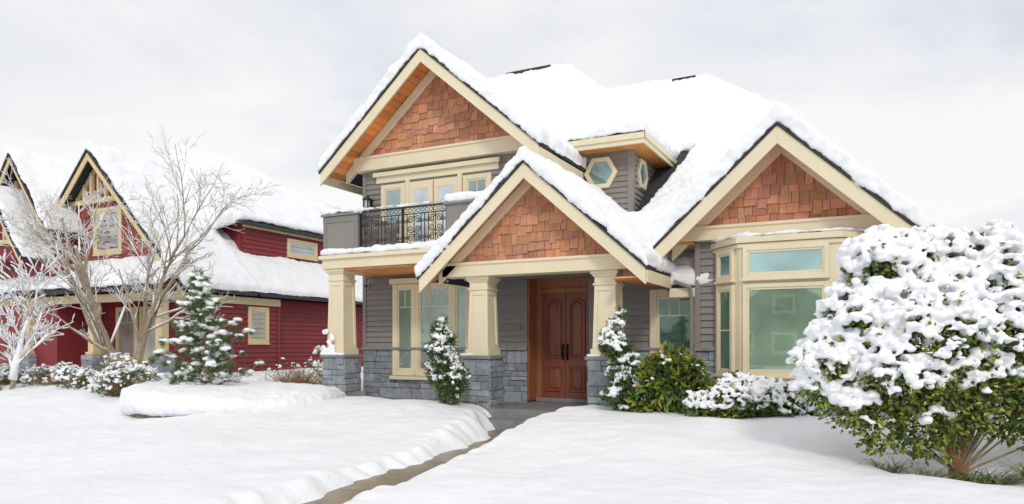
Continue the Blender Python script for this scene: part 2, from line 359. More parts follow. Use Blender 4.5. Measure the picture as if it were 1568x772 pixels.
FY=Fr((0,12.72,0),(1,0,0),(0,-1,0))
window(trim,gl,FY,-1.92,-.72,1.12,2.53,.07,.035,(1,),(1,),(.29,.42,.30))
window(trim,gl,FY,-1.92,-.72,2.76,3.16,.07,.035,(1,),(1,),(.36,.54,.53))
u1=Vector((.52,-.58,0)).normalized(); n1=Vector((-.58,-.52,0)).normalized()
FL=Fr((-2.57,13.3,0),u1,n1); Ln=math.hypot(.52,.58)
u2=Vector((.52,.58,0)).normalized(); n2=Vector((.58,-.52,0)).normalized(); FR_=Fr((-.5,12.72,0),u2,n2)
for F in(FL,FR_):
    window(trim,gl,F,.2,Ln-.2,1.12,2.53,.07,.035,(1,),(1,1),(.18,.30,.22)); window(trim,gl,F,.2,Ln-.2,2.76,3.16,.07,.035,(1,),(1,),(.18,.32,.30))
slab.box(-10.8,-3.85,12.02,14.2,0,.36); slab.box(-6.95,-4.55,11.55,12.02,0,.2)
def column(x,y,z0,zt,w=.45,sw=.53):
    for F in(Fr((x,y-sw/2,0),(1,0,0),(0,-1,0)),Fr((x+sw/2,y,0),(0,1,0),(1,0,0)),Fr((x-sw/2,y,0),(0,1,0),(-1,0,0))):
        stones(st,mo,F,-sw/2-.02,sw/2+.02,z0,1.3)
    core.box(x-sw/2,x+sw/2,y-sw/2,y+sw/2,z0,1.3)
    c=sw/2+.07; slab.box(x-c,x+c,y-c,y+c,1.3,1.36)
    b=w/2+.03; trim.box(x-b,x+b,y-b,y+b,1.36,1.5)
    w0=w/2;w1=w/2-.028; zb=1.5; zc=zt-.26
    def fr(a,bz,c_,d,): 
        trim.add([(x-a,y-a,bz),(x+a,y-a,bz),(x+a,y+a,bz),(x-a,y+a,bz),(x-c_,y-c_,d),(x+c_,y-c_,d),(x+c_,y+c_,d),(x-c_,y+c_,d)],BOXF)
    fr(w0-.02,zb,w1-.02,zc)
    for sx in(-1,1):
        for sy in(-1,1):
            def q(ww,z): return [(x+sx*ww,y+sy*ww,z),(x+sx*(ww-.07),y+sy*ww,z),(x+sx*(ww-.07),y+sy*(ww-.07),z),(x+sx*ww,y+sy*(ww-.07),z)]
            trim.add(q(w0,zb)+q(w1,zc),BOXF)
    fr(w0,zb,w0-.001,zb+.09); fr(w1+.003,zc-.1,w1+.003,zc)
    fr(w1+.025,zc,w1+.025,zc+.04); fr(w1-.0,zc+.04,w1-.0,zt-.11); fr(w1+.015,zt-.11,w1+.045,zt-.06); fr(w1+.06,zt-.06,w1+.06,zt)
column(-10.42,12.4,.2,3.22); column(-6.88,12.4,.2,2.9); column(-4.29,12.4,.2,2.9)
rb=[]
for k in range(60):
    t=U(0,1); rb.append((-10.72+.3*R(),12.12-.02*R(),1.38+.75*t*t*R(),.06,.04,.05))
for k in range(30): rb.append((-10.72+.6*R(),12.10,1.38,.06,.05,.035))
for k in range(14): rb.append((-7.2+.25*R(),12.10,1.38,.05,.04,.03)); rb.append((-4.6+.25*R(),12.10,1.38,.05,.04,.03))
dr=MB(); FDR=Fr((0,14.16,0),(1,0,0),(0,-1,0)); hd=MB()
fbox(wf,FDR,-6.50,-6.38,0,.08,.36,3.2); fbox(wf,FDR,-5.30,-5.16,0,.08,.36,3.2); fbox(wf,FDR,-6.38,-5.30,0,.05,2.72,3.2); fbox(wf,FDR,-6.38,-5.30,.0,.09,2.68,2.78)
fbox(wf,FDR,-6.38,-5.30,.0,.075,3.1,3.2)
fbox(slab,FDR,-6.50,-5.2,0,.12,.36,.44)
for a0,a1 in((-6.38,-5.845),(-5.835,-5.30)):
    fbox(dr,FDR,a0,a1,0,.04,.44,2.68)
    m=.085; x0=a0+m;x1=a1-m
    def panel(z0,z1,arch):
        def outline(i):
            pts=[(x0+i,z0+i),(x1-i,z0+i)]
            if arch:
                for k in range(9):
                    t=k/8; x=(x1-i)+(x0-x1+2*i)*t; pts.append((x,z1-i-.09*(1-math.sin(math.pi*t))))
            else: pts+=[(x1-i,z1-i),(x0+i,z1-i)]
            return pts
        rings=[(outline(0),.041),(outline(.008),.072),(outline(.028),.072),(outline(.036),.041),(outline(.055),.043),(outline(.1),.066)]
        vs=[];n=len(rings[0][0])
        for pts,o in rings: vs+= [FDR.p(a,o,z) for a,z in pts]
        fs=[]
        for r in range(5):
            for k in range(n): fs.append((r*n+k,r*n+(k+1)%n,(r+1)*n+(k+1)%n,(r+1)*n+k))
        fs.append(tuple(5*n+k for k in range(n)))
        dr.add(vs,fs)
    panel(1.28,2.56,True); panel(.58,1.12,False)
for s in(-1,1):
    x=-5.84+s*.05; fbox(hd,FDR,x-.02,x+.02,.04,.055,1.25,1.6)
    hd.tube([FDR.p(x,.05,1.55),FDR.p(x,.10,1.53),FDR.p(x,.11,1.42),FDR.p(x,.10,1.33),FDR.p(x,.05,1.31)],.014,8)
ln=MB()
def lantern(F,a,z):
    fbox(ln,F,a-.05,a+.05,0.02,.04,z-.12,z+.12)
    ln.tube([F.p(a,.04,z+.08),F.p(a,.14,z+.2),F.p(a,.17,z+.13)],.012,6)
    for k,(w,z0,z1) in enumerate([(.08,z+.07,z+.10),(.05,z+.10,z+.13),(.06,z-.14,z-.12)]):
        fbox(ln,F,a-w,a+w,.17-w,.17+w,z0,z1)
    for sx in(-1,1):
        for sy in(-1,1): fbox(ln,F,a+sx*.055-.008,a+sx*.055+.008,.17+sy*.055-.008,.17+sy*.055+.008,z-.12,z+.07)
    fbox(gl,F,a-.045,a+.045,.125,.215,z-.12,z+.07,(.5,.5,.48))
lantern(FW,-10.62,4.9); lantern(FW,-6.95,4.95)
fbox(trim,FW,-10.75,-10.67,.02,.08,2.95,3.02); ln.tube([FW.p(-10.71,.08,2.98),FW.p(-10.66,.17,2.96)],.035,10)
fbox(wf,FW,-6.72,-6.68,.02,.045,1.9,1.98)
sid.tube([(-3.3,13.2,2.75),(-3.0,13.2,2.62),(-2.98,13.22,2.4),(-2.98,13.2,.4)],.035,8)
rl=MB(); FRl=Fr((0,12.24,0),(1,0,0),(0,-1,0))
def bar(a0,z0,a1,z1,r=.011,s=6): rl.tube([FRl.p(a0,0,z0),FRl.p(a1,0,z1)],r,s)
fbox(rl,FRl,-9.79,-7.59,-.02,.02,4.385,4.42); fbox(rl,FRl,-9.79,-7.59,-.012,.012,4.25,4.27); fbox(rl,FRl,-9.79,-7.59,-.012,.012,3.64,3.665)
for a in(-9.77,-8.69,-7.61): fbox(rl,FRl,a-.022,a+.022,-.022,.022,3.5,4.42)
def spiral(ac,zc,r0,r1,t0,t1,n=18):
    return [FRl.p(ac+(r0+(r1-r0)*k/n)*math.cos(t0+(t1-t0)*k/n),0,zc+(r0+(r1-r0)*k/n)*math.sin(t0+(t1-t0)*k/n)) for k in range(n+1)]
for p0 in(-9.75,-8.67):
    p1=p0+1.04; w=(p1-p0)
    n=10
    for k in range(n):
        a=p0+w*(k+.5)/n
        rl.tube(spiral(a,4.33,.04,.04,0,2*math.pi,12),.007,5)
    for k in range(1,12):
        a=p0+w*k/12; 
        if k in (1,3,5,6,7,9,11): bar(a,3.65,a,4.26)
    for c in(3,9):
        ac=p0+w*c/12
        for s in(-1,1):
            for zc,dz in((4.14,1),(3.95,-1),(3.77,1)):
                pts=spiral(ac+s*.085,zc,.085,.015,math.pi if s>0 else 0,(math.pi if s>0 else 0)+s*dz*-1*3.6*math.pi*.9,22); rl.tube(pts,.010,5)
    for c in(1,5,7,11):
        ac=p0+w*c/12
        for zc in(4.12,3.78):
            for s in(-1,1): rl.tube(spiral(ac+s*.04,zc,.04,.012,math.pi if s>0 else 0,(math.pi if s>0 else 0)+s*3*math.pi,14),.007,5)
snow.box(-9.7,-7.7,12.18,12.26,4.42,4.46)

core.obj('core_walls',M['siding'],H); sid.obj('lap_siding',M['siding'],H); trim.obj('trim_and_columns',M['trim'],H,bevel=.007)
ced.obj('gable_shingles',M['cedar'],H); st.obj('stone_veneer',M['stone'],H,fix=True); mo.obj('mortar',M['mortar'],H)
roof.obj('roof',M['roof'],H); sof.obj('cedar_soffits',M['soffit'],H); gl.obj('window_glass',M['glass'],H); wf.obj('door_surround',M['woodframe'],H,bevel=.006)
slab.obj('porch_slab_and_caps',M['slab'],H,bevel=.01); dr.obj('double_door',M['wood'],H,bevel=.003); hd.obj('door_handles',M['brass'],H,smooth=True); ln.obj('wall_lanterns',M['iron'],H)
rl.obj('balcony_railing',M['iron'],H)
so=snow.obj('roof_snow',M['roofsnow'],H); snowmods(so,.042,.13,.5,.075,.11)
blobs_obj('column_snow',rb,.02,H,.02,.1,.01,.04)

# ================================================================== NEIGHBOUR HOUSE
N=empty('red_neighbour_house')
core=MB(); sid=MB(); trim=MB(); ced=MB(); roof=MB(); snow=MB(); gl=MB(); st=MB(); mo=MB(); dk=MB()
F1=Fr((-19.9,0,0),(0,1,0),(1,0,0)); F2=Fr((-20.2,0,0),(0,1,0),(1,0,0)); F3=Fr((-21.15,0,0),(0,1,0),(1,0,0)); F4=Fr((0,16.9,0),(1,0,0),(0,-1,0))
core.box(-29,-19.93,16.9,20.1,0,3.3); core.box(-29,-20.23,20.1,31,0,3.3); core.box(-28,-21.18,19.5,30,3,6.2)
core.prism([(-29,16.2,3.5),(-24.4,16.2,8.35),(-19.8,16.2,3.5)],(0,2.5,0)); core.box(-29.6,-25.7,15.4,22,0,5.9)
lap(sid,F1,16.9,20.1,.3,3.1,.17,.04); lap(sid,F2,20.1,31,.3,3.3,.17,.04); lap(sid,F3,19.5,30,4.4,6.2,.17,.04); lap(sid,F4,-29,-19.9,.3,3.3,.17,.03)
fbox(trim,F1,15.3,20.15,0,.05,3.02,3.28); fbox(trim,F3,19.5,30,0,.05,6.04,6.18); fbox(sid,F1,20.0,20.12,-.2,.05,.3,3.02)
window(trim,gl,F1,18.7,19.45,1.75,2.85,.11,.05,(1,),(1,1),(.35,.33,.28)); window(trim,gl,F3,21.9,23.4,5.30,5.78,.12,.05,(1,),(1,),(.45,.5,.52))
window(trim,gl,F4,-24.5,-23.5,1.1,2.85,.1,.05,(1,1),(3,1),(.4,.38,.33)); window(trim,gl,F4,-23.2,-22.2,1.1,2.85,.1,.05,(1,1),(3,1),(.4,.38,.33))
fbox(dk,F4,-26.8,-25.6,0,.05,.5,2.8); 
trim.box(-30,-19.9,15.3,15.5,3.02,3.28)
def nroof(pts,t=.25):
    roof.prism(pts,(0,0,-.09)); snow.prism([(a,b,c+.015) for a,b,c in pts],(0,0,t))
nroof([(-24.4,15.6,8.4),(-19.5,15.6,3.4),(-19.5,18.8,3.4),(-24.4,18.8,8.4)]); nroof([(-22.4,18.7,5.95),(-19.5,18.7,3.4),(-19.5,31,3.4),(-22.4,31,5.95)],.22); nroof([(-24.4,15.6,8.4),(-29.3,15.6,3.4),(-29.3,31,3.4),(-24.4,31,8.4)])
nroof([(-30,14.9,3.4),(-19.5,14.9,3.4),(-19.9,16.2,4.4),(-30,16.2,4.4)])
nroof([(-20.9,19.2,6.2),(-20.9,31,6.2),(-26,23.5,9.8),(-26,20.8,9.8)]); nroof([(-20.9,19.2,6.2),(-26,20.8,9.8),(-30,17,6.3)]); nroof([(-20.9,31,6.2),(-26,23.5,9.8),(-30,31,6.3)]); nroof([(-30,17,6.3),(-26,20.8,9.8),(-26,23.5,9.8),(-30,31,6.3)])
roof.box(-20.95,-20.85,19.2,31,6.08,6.2)
snow.prism([(-24.6,17.4,7.4),(-21.4,18.4,5.7),(-21.0,19.4,6.2),(-24.6,19.9,8.4)],(0,0,.5))
for xc,zr,p,half,y0,y1 in((-27.6,8.45,1.3,2.3,14.8,21),(-27.5,7.0,1.3,1.9,14.1,15.3)):
    for s in(-1,1): nroof([(xc,y0,zr),(xc+s*half,y0,zr-p*half),(xc+s*half,y1,zr-p*half),(xc,y1,zr)])
    chev(trim,xc,zr,p,half,y0+.05,y0+.1,.1,.25)
    core.prism([(xc-half+.3,y0+.6,zr-p*half+.1),(xc,y0+.6,zr-.15),(xc+half-.3,y0+.6,zr-p*half+.1)],(0,.6,0))
    for k in(-1.0,-.5,0,.5,1.0): trim.box(xc+k-.05,xc+k+.05,y0+.5,y0+.62,zr-1.75,zr-.2-p*abs(k))
    trim.box(xc-1.3,xc+1.3,y0+.48,y0+.62,zr-1.85,zr-1.7)
chev(trim,-24.4,8.4,1.02,4.85,15.65,15.7,.1,.28); chev(trim,-24.4,8.4,1.02,4.4,16.08,16.18,.2,.2)
F5=Fr((0,16.2,0),(1,0,0),(0,-1,0)); shingles(ced,F5,-28.5,-20.3,4.4,lambda x:8.4-.3-1.02*abs(x+24.4),.2)
for k in(-1.2,-.8,-.4,0,.4,.8,1.2): trim.box(-24.4+k-.05,-24.4+k+.05,16.02,16.15,6.7,8.1-1.02*abs(k))
trim.box(-26.1,-22.7,16.0,16.15,6.6,6.75)
window(trim,gl,F5,-24.7,-23.4,4.9,6.3,.12,.05,(1,1),(1,1),(.45,.48,.47))
for x in(-20.2,-23.6,-27.2):
    trim.box(x-.14,x+.14,15.25,15.53,1.3,3.02); trim.box(x-.2,x+.2,15.19,15.59,1.25,1.35); core.box(x-.25,x+.25,15.14,15.64,0,1.25)
    stones(st,mo,Fr((x,15.14,0),(1,0,0),(0,-1,0)),-.27,.27,.2,1.25); stones(st,mo,Fr((x+.25,15.39,0),(0,1,0),(1,0,0)),-.27,.27,.2,1.25)
core.obj('core_walls',M['redsiding'],N); sid.obj('lap_siding',M['redsiding'],N); trim.obj('trim',M['yellow'],N,bevel=.01); ced.obj('gable_shingles',M['redshingle'],N)
roof.obj('roof',M['roof'],N); gl.obj('window_glass',M['glass'],N); st.obj('stone_veneer',M['stone'],N); mo.obj('mortar',M['mortar'],N); dk.obj('entry_door',M['roof'],N)
so=snow.obj('roof_snow',M['roofsnow'],N); snowmods(so,.08,.16,.7,.07,.18)

# houses on the far side of the street (they show in the window reflections)
for i,(hx,hw_,hh,mt) in enumerate(((-5.5,4.6,3.0,'bluegrey'),(8.5,5.0,3.2,'siding'),(-20,5.0,3.1,'bluegrey'))):
    A=empty('house_across_street'); c=MB(); t=MB(); g2=MB(); s2=MB(); y0=-27
    F=Fr((0,y0,0),(1,0,0),(0,1,0)); c.box(hx-hw_,hx+hw_,y0-8,y0-.01,0,hh); lap(c,F,hx-hw_,hx+hw_,.2,hh)
    c.prism([(hx-hw_,y0-8,hh),(hx,y0-8,hh+hw_*.75),(hx+hw_,y0-8,hh)],(0,8,0))
    c2=MB()
    for s in(-1,1):
        q=[(hx,y0+.6,hh+hw_*.75+.05),(hx+s*(hw_+.6),y0+.6,hh-.4),(hx+s*(hw_+.6),y0-8.4,hh-.4),(hx,y0-8.4,hh+hw_*.75+.05)]
        s2.prism(q,(0,0,.25)); c2.prism(q,(0,0,-.08))
    for a in(-2.8,0,2.8): window(t,g2,F,hx+a-.7,hx+a+.7,1.1,2.4,.12,.06,(1,1),(1,1),(.1,.13,.14))
    window(t,g2,F,hx-.6,hx+.6,3.9,5.0,.12,.06,(1,1),(1,1),(.1,.13,.14))
    c.obj('walls',M[mt],A); t.obj('trim',M['trim'],A); g2.obj('glass',M['glass'],A); s2.obj('roof_snow',M['roofsnow'],A); c2.obj('roof',M['roof'],A)

# ================================================================== GROUND
def sst(t):
    t=max(0,min(1,t)); return t*t*(3-2*t)
def pathx(y): return -5.68+(12-y)*.155
BUSH=(.84,9.40)
def gh(x,y):
    far=sst((math.hypot(x+6,y-10)-30)/40)
    h=.2+.26*sst((y-7.2)/4.2)
    h+=.2*sst((-x-11)/5)*sst((y-6)/6)
    n1=noise.noise(Vector((x*.35,y*.35,0))); n2=noise.noise(Vector((x*1.0,y*1.0,3))); n3=noise.noise(Vector((x*3.3,y*3.3,7))); n4=noise.noise(Vector((x*9,y*9,17)))
    h+=.12*n1+.065*n2+.016*n3+.0045*n4
    h+=.13*math.exp(-((x+4.55)**2/.5+(y-11.2)**2/.35))+.08*math.exp(-((x+8.2)**2/1.2+(y-11.2)**2/.4))
    h-=.32*math.exp(-((x-BUSH[0])**2+(y-BUSH[1])**2)/.7)
    h+=.05*math.exp(-((x+2)**2/2+(y-9)**2/3))
    if y<12.1:
        e=noise.noise(Vector((x*1.1,y*1.1,11)))*.20+noise.noise(Vector((x*3.5,y*3.5,2)))*.10
        hw=.06+.42*sst((y-9.8)/1.7)
        dp=abs(x-pathx(y))+e
        k=sst((dp-hw)/.52)
        lip=.09*noise.noise(Vector((x*4,y*4,25)))*math.exp(-((dp-hw-.25)/.28)**2)
        h=(h-.05*math.exp(-((dp-hw)/.8)**2)+lip)*k+(-.04)*(1-k)
    if -10.75<x<-3.9 and y>12.08: h=.15
    if -10.7<x<.4 and y>13.8: h=.1
    return h*(1-far)+.2*far
def axis(segs):
    out=[]
    for a,b,s in segs: 
        n=max(1,int(round((b-a)/s))); out+= [a+(b-a)*k/n for k in range(n)]
    out.append(segs[-1][1]); return out
xs=axis([(-1500,-200,260),(-200,-60,20),(-60,-20,1.5),(-20,-11,.14),(-11,-3,.045),(-3,4,.08),(4,12,.5),(12,60,4),(60,200,20),(200,1500,260)])
ys=axis([(-1500,-200,260),(-200,-20,20),(-20,2,1.5),(2,4.5,.12),(4.5,12.4,.045),(12.4,18,.3),(18,60,2.5),(60,200,20),(200,1500,260)])
vs=[];nx=len(xs);ny=len(ys)
for y in ys:
    for x in xs: vs.append((x,y,gh(x,y)))
fs=[(j*nx+i,j*nx+i+1,(j+1)*nx+i+1,(j+1)*nx+i) for j in range(ny-1) for i in range(nx-1)]
me=bpy.data.meshes.new('snow_ground'); me.from_pydata(vs,[],fs); me.polygons.foreach_set('use_smooth',[True]*len(fs)); me.materials.append(M['snow'])
go=bpy.data.objects.new('snow_ground',me); COL.objects.link(go)
pm=MB()
yy=-2.0; 
while yy<11.5:
    y2=yy+1.0; g=U(.85,1.1)
    pm.prism([(pathx(yy)-.6,yy,0.0),(pathx(yy)+.6,yy,0.0),(pathx(y2)+.6,y2-.012,0.0),(pathx(y2)-.6,y2-.012,0.0)],(0,0,.03),(g,g,g)); yy=y2
pm.obj('concrete_path',M['concrete'])

# planter with snow cap
PX,PY=-11.6,10.6
P=empty('round_planter'); 
cb=MB()
for k in range(34):
    a0=2*math.pi*k/34+.008;a1=2*math.pi*(k+1)/34-.008; ri,ro=1.72,1.99
    cb.prism([(PX+ri*math.cos(a0),PY+ri*math.sin(a0),.05),(PX+ro*math.cos(a0),PY+ro*math.sin(a0),.05),(PX+ro*math.cos(a1),PY+ro*math.sin(a1),.05),(PX+ri*math.cos(a1),PY+ri*math.sin(a1),.05)],(0,0,.41),(U(.8,1.2),)*3)
cb.obj('stone_curb',M['curb'],P,bevel=.015)
cap=MB(); prof=[(0,.26),(1.99,.29),(2.10,.35),(2.15,.46),(2.10,.58),(1.9,.67),(1.4,.72),(.7,.75),(0.001,.77)]
n=72; vv=[];ff=[]
for r,z in prof:
    for k in range(n):
        a=2*math.pi*k/n; wob=1+.03*noise.noise(Vector((math.cos(a)*2,math.sin(a)*2,1))); ed=(.03*noise.noise(Vector((math.cos(a)*3,math.sin(a)*3,4))) if r>1.9 else 0)
        zz=z+ed+(.14*max(0,-math.cos(a-.45))*(r/2) if z>.5 else 0)
        if z<.5: zz-=.06*max(0,-math.cos(a))
        vv.append((PX+r*wob*math.cos(a),PY+r*wob*math.sin(a),zz))
for i in range(len(prof)-1):
    for k in range(n): ff.append((i*n+k,i*n+(k+1)%n,(i+1)*n+(k+1)%n,(i+1)*n+k))
cap.add(vv,ff); so=cap.obj('snow_cap',M['snow'],P); snowmods(so,.03,.12,.6,.04,.14)

# fence
fn=MB(); x=.75
while x<9:
    w=.135; g=U(.75,1.25); fn.box(x,x+w,13.6,13.62,.1,1.42+U(-.01,.01),(g,g,g)); x+=w+.008
fn.box(.7,9,13.62,13.66,.5,.6); fn.box(.7,9,13.62,13.66,1.15,1.25)
for x in(.7,3.1,5.5,7.9): fn.box(x,x+.1,13.63,13.73,0,1.5)
fo=empty('wooden_fence'); fn.obj('boards',M['fence'],fo); fs_=MB(); fs_.box(.7,9,13.58,13.68,1.42,1.5); q=fs_.obj('fence_snow',M['snow'],fo); snowmods(q,.03,.04,.2,0,.1)

# ================================================================== VEGETATION
def rv():
    while True:
        v=Vector((U(-1,1),U(-1,1),U(-1,1)))
        if .05<v.length<1: return v.normalized()
def leaf(mb,p,d,ln,w,col):
    s=d.cross(rv()).normalized()*w; nrm=d.cross(s).normalized()*w*.3
    mb.add([p,p+d*ln*.5+s+nrm,p+d*ln,p+d*ln*.5-s+nrm],[(0,1,2),(0,2,3)],col)
def bare_tree(name,x,y,z,height,spread,nst,frost,seed,depth=4,kids=(7,5,5,3),ang0=.4,ang1=.85,lmul=1.0):
    random.seed(seed); T=empty(name,(0,0,0)); br=MB(); sn=MB()
    def grow(p,d,L,r,lev):
        n=6 if lev<2 else(5 if lev<3 else 3)
        pts=[p.copy()]; rad=[r]; q=p.copy(); dd=d.copy()
        for i in range(n):
            dd=(dd+rv()*.17+Vector((0,0,.04 if lev<2 else .0))).normalized(); q=q+dd*(L/n); pts.append(q.copy()); rad.append(max(.003,r*(1-.62*(i+1)/n)))
        br.tube(pts,rad,7 if lev<2 else(4 if lev<3 else 3))
        horiz=1-abs(d.z)*.75
        rs=[max(.0048,(rr*.7+.0035))*frost*(.45+.9*R()) for rr in rad]
        if R()<.5+.5*horiz:
            off=[pp+Vector((0,0,rr*.8+.002)) for pp,rr in zip(pts,rad)]
            sn.tube(off[(0 if lev else 1):],rs[(0 if lev else 1):],5 if lev<2 else 3)
        if lev<depth:
            nc=kids[lev]
            for k in range(nc):
                t=U(.22,1); i=min(n-1,int(t*n)); f=t*n-i; pp=pts[i].lerp(pts[i+1],f)
                base=(pts[i+1]-pts[i]).normalized()
                s=base.cross(rv()).normalized(); ang=U(ang0,ang1)
                nd=(base*math.cos(ang)+s*math.sin(ang)); nd.z+= .12; nd.normalize()
                grow(pp,nd,L*U(.36,.6)*lmul,max(.0035,rad[i]*.5),lev+1)
    for k in range(nst):
        a=2*math.pi*k/nst+U(-.3,.3); lean=U(.2,.6)*spread
        d=Vector((math.cos(a)*lean,math.sin(a)*lean,1)).normalized()
        grow(Vector((x+math.cos(a)*.08,y+math.sin(a)*.08,z)),d,height*U(.62,.8),.07*height/5,0)
    br.obj('branches',M['bark'],T,fix=False,smooth=True); sn.obj('branch_snow',M['snowfine'],T,fix=False,smooth=True)
bare_tree('bare_deciduous_tree',-17.4,12.2,.4,6.0,.85,6,1.15,3,lmul=.92,kids=(7,5,4,3))
bare_tree('frosted_ornamental_tree',-18.1,9.7,.4,2.9,1.5,4,2.6,11,3,(7,7,5,3))

def greens(yl=0.0):
    b=random.choice([(.055,.10,.025),(.085,.145,.035),(.12,.19,.04),(.035,.065,.02)]); 
    if R()<yl: b=random.choice([(.26,.30,.05),(.36,.37,.06),(.19,.25,.04)])
    return tuple(c*U(.8,1.25) for c in b)
def shrub(name,x,y,z,lobes,nleaf,nblob,lsize,bsize,voxel,rotz=0,yl=.0,stems=None,needle=False,seed=1,mat_=None,thin=.26,gate=-.3,gs=6.0):
    random.seed(seed); T=empty(name,(x,y,z),rotz); lv=MB(); bl=[]; tw=MB()
    tot=sum(l[3]**2 for l in lobes)
    def inside(p,skip,k=.8):
        for i,l in enumerate(lobes):
            if i!=skip and (p-Vector(l[:3])).length<l[3]*k: return True
        return False
    for i,l in enumerate(lobes):
        c=Vector(l[:3]); r=l[3]; sb=l[4]
        for k in range(int(nleaf*r*r/tot)):
            d=rv(); rr=r*U(.5,1.05)*(1+.3*noise.noise(c*3+d*2.8)); p=c+d*rr
            if inside(p,i,.6): continue
            dd=(d+rv()*.8+Vector((0,0,-.25))).normalized()
            if needle: leaf(lv,p,(dd+Vector((0,0,.5))).normalized(),lsize*U(.7,1.3),lsize*.12,greens(yl=yl))
            else:
                for q in range(3):
                    leaf(lv,p,(dd+rv()*.8).normalized(),lsize*U(.7,1.2),lsize*thin,greens(yl=yl))
        for k in range(int(nblob*r*r/tot)):
            d=rv(); 
            if d.z<-.35+R()*.5-(sb-1)*.4 or R()>sb: continue
            rr=r*U(.86,1.10)*(1+.3*noise.noise(c*3+d*2.8)); p=c+d*rr
            if inside(p,i,.8): continue
            if noise.noise(p*gs)<gate-max(0,d.z-.1)*.5: continue
            b=bsize*U(.35,1.3)
            for q in range(3):
                o=rv()*b*.8; s=b*U(.4,.8); bl.append((p.x+o.x,p.y+o.y,p.z+o.z*.6,s*U(.7,1.5),s*U(.7,1.5),s*U(.6,1.0)))
        tw.tube([Vector((0,0,0)),c*.5+rv()*.05,c],[.02*r+.008,.015*r+.005,.005],5)
    lv.obj('foliage',M['leaf'],T,fix=False); tw.obj('twigs',mat_ or M['bark'],T,fix=False)
    if bl: blobs_obj('snow_clumps',bl,voxel,T,d1=bsize*.5,s1=bsize*1.6,d2=bsize*.25,s2=bsize*.5)
    if stems:
        sm=MB()
        for pts,rads in stems: sm.tube([Vector(p) for p in pts],rads,10)
        sm.obj('trunk',M['barkbrown'],T,smooth=True)
    return T
big=[(-.92,.0,2.35,.33,1.2),(-.35,.15,2.15,.55,1.25),(.42,.1,2.05,.62,1.25),(-1.02,0,1.65,.5,1.2),(-.45,-.25,1.5,.62,1.1),(.45,-.2,1.45,.62,.85),(-1.42,0,1.25,.36,1.2),(-.85,-.3,1.1,.45,.95),(-.2,-.3,1.0,.48,.5),(1.05,.1,1.85,.62,1.2),(1.1,0,1.2,.6,.6),(-1.5,.05,.95,.26,1.1),(.3,-.25,.95,.42,.3),
     (-.95,-.15,.58,.32,.25),(-.55,-.3,.55,.34,.12),(-1.2,-.1,.8,.32,.75),(.75,-.2,.72,.42,.28),(1.25,-.1,.65,.42,.35),(-.68,0,2.5,.2,1.1),(-.2,-.1,.66,.32,.1),(.3,-.2,.66,.26,.2)]
shrub('snow_covered_evergreen_shrub',BUSH[0],BUSH[1],.12,big,15000,17500,.066,.063,.0155,rotz=TH,yl=.55,seed=5,gate=-.22,gs=5.0,
  stems=[([(0,0,-.1),(-.03,0,.15),(-.12,0,.4),(-.35,0,.9),(-.6,0,1.5)],[.10,.07,.055,.04,.03]),([(.02,0,-.1),(.06,.02,.15),(.05,0,.45),(.15,0,1.0),(.4,0,1.7)],[.09,.065,.05,.04,.03]),([(-.05,0,.0),(-.12,-.05,.25),(-.2,-.1,.5),(-.5,-.1,.9)],[.05,.035,.03,.02])])
def juniper(x,y,z,h,w,seed):
    random.seed(seed); lob=[]
    n=9
    for k in range(n):
        t=k/(n-1); r=w*(.5*(math.sin(math.pi*min(1,.25+t*.72)))**.8)*U(.75,1.1); lob.append((U(-.08,.08)+.12*math.sin(t*6),U(-.06,.06),.12+t*(h-.15),max(.06,r),.3 if t<.25 else .9))
    for k in range(5): lob.append((U(-.32,.05)*w*2,U(-.15,.1),h*U(.2,.7),w*.25,1.2))
    shrub('columnar_juniper',x,y,z,lob,6500,1500,.10,.05,.014,rotz=TH,needle=True,seed=seed)
juniper(-7.1,11.43,.45,1.62,.5,21); juniper(-3.72,11.5,.38,1.75,.5,33)
shrub('rhododendron_bush',-2.95,11.7,.38,[(-.25,0,.5,.34,.3),(.15,-.1,.5,.36,.5),(-.05,0,.85,.26,.5),(.2,.0,.75,.25,.5),(.45,0,.35,.26,.8),(-.45,0,.3,.22,.6),(-.3,0,.75,.2,.4)],1100,480,.2,.042,.015,rotz=TH,seed=8,yl=.5,thin=.17)
shrub('snow_covered_azalea',-1.75,11.35,.33,[(-.65,0,.3,.23,1.1),(-.3,-.1,.38,.3,1.1),(.1,0,.4,.33,1.1),(.5,-.1,.35,.32,1.1),(.85,0,.25,.28,1.1),(-.1,.2,.6,.2,1.1),(.35,.1,.55,.16,1.1)],5000,3400,.06,.042,.012,rotz=TH,seed=9,yl=.4,gate=-.22)
sp=empty('strappy_grass_clump'); g=MB(); random.seed(4)
for cx,cy,nn in((.15,9.15,60),(.45,8.85,90),(1.1,8.9,110),(1.5,9.1,90),(.9,8.6,90),(1.9,8.9,80),(1.5,8.5,80),(2.2,9.3,80)):
    for k in range(nn):
        a=U(0,6.28); L=U(.3,.6); d=Vector((math.cos(a),math.sin(a),0)); p=Vector((cx+U(-.1,.1),cy+U(-.1,.1),gh(cx,cy)-.02))
        c=greens(yl=.2) if R()<.7 else (.3,.24,.12); w=.008; s=d.cross(Vector((0,0,1)))*w; P_=[]
        for i in range(5):
            t=i/4; P_.append(p+d*(L*t)+Vector((0,0,L*(1.0*t-.95*t*t))))
        vs_=[];
        for i,pp in enumerate(P_): ww=1-i/4.2; vs_+= [pp+s*ww,pp-s*ww]
        g.add(vs_,[(2*i,2*i+1,2*i+3,2*i+2) for i in range(4)],c)
g.obj('blades',M['leaf'],sp,fix=False)

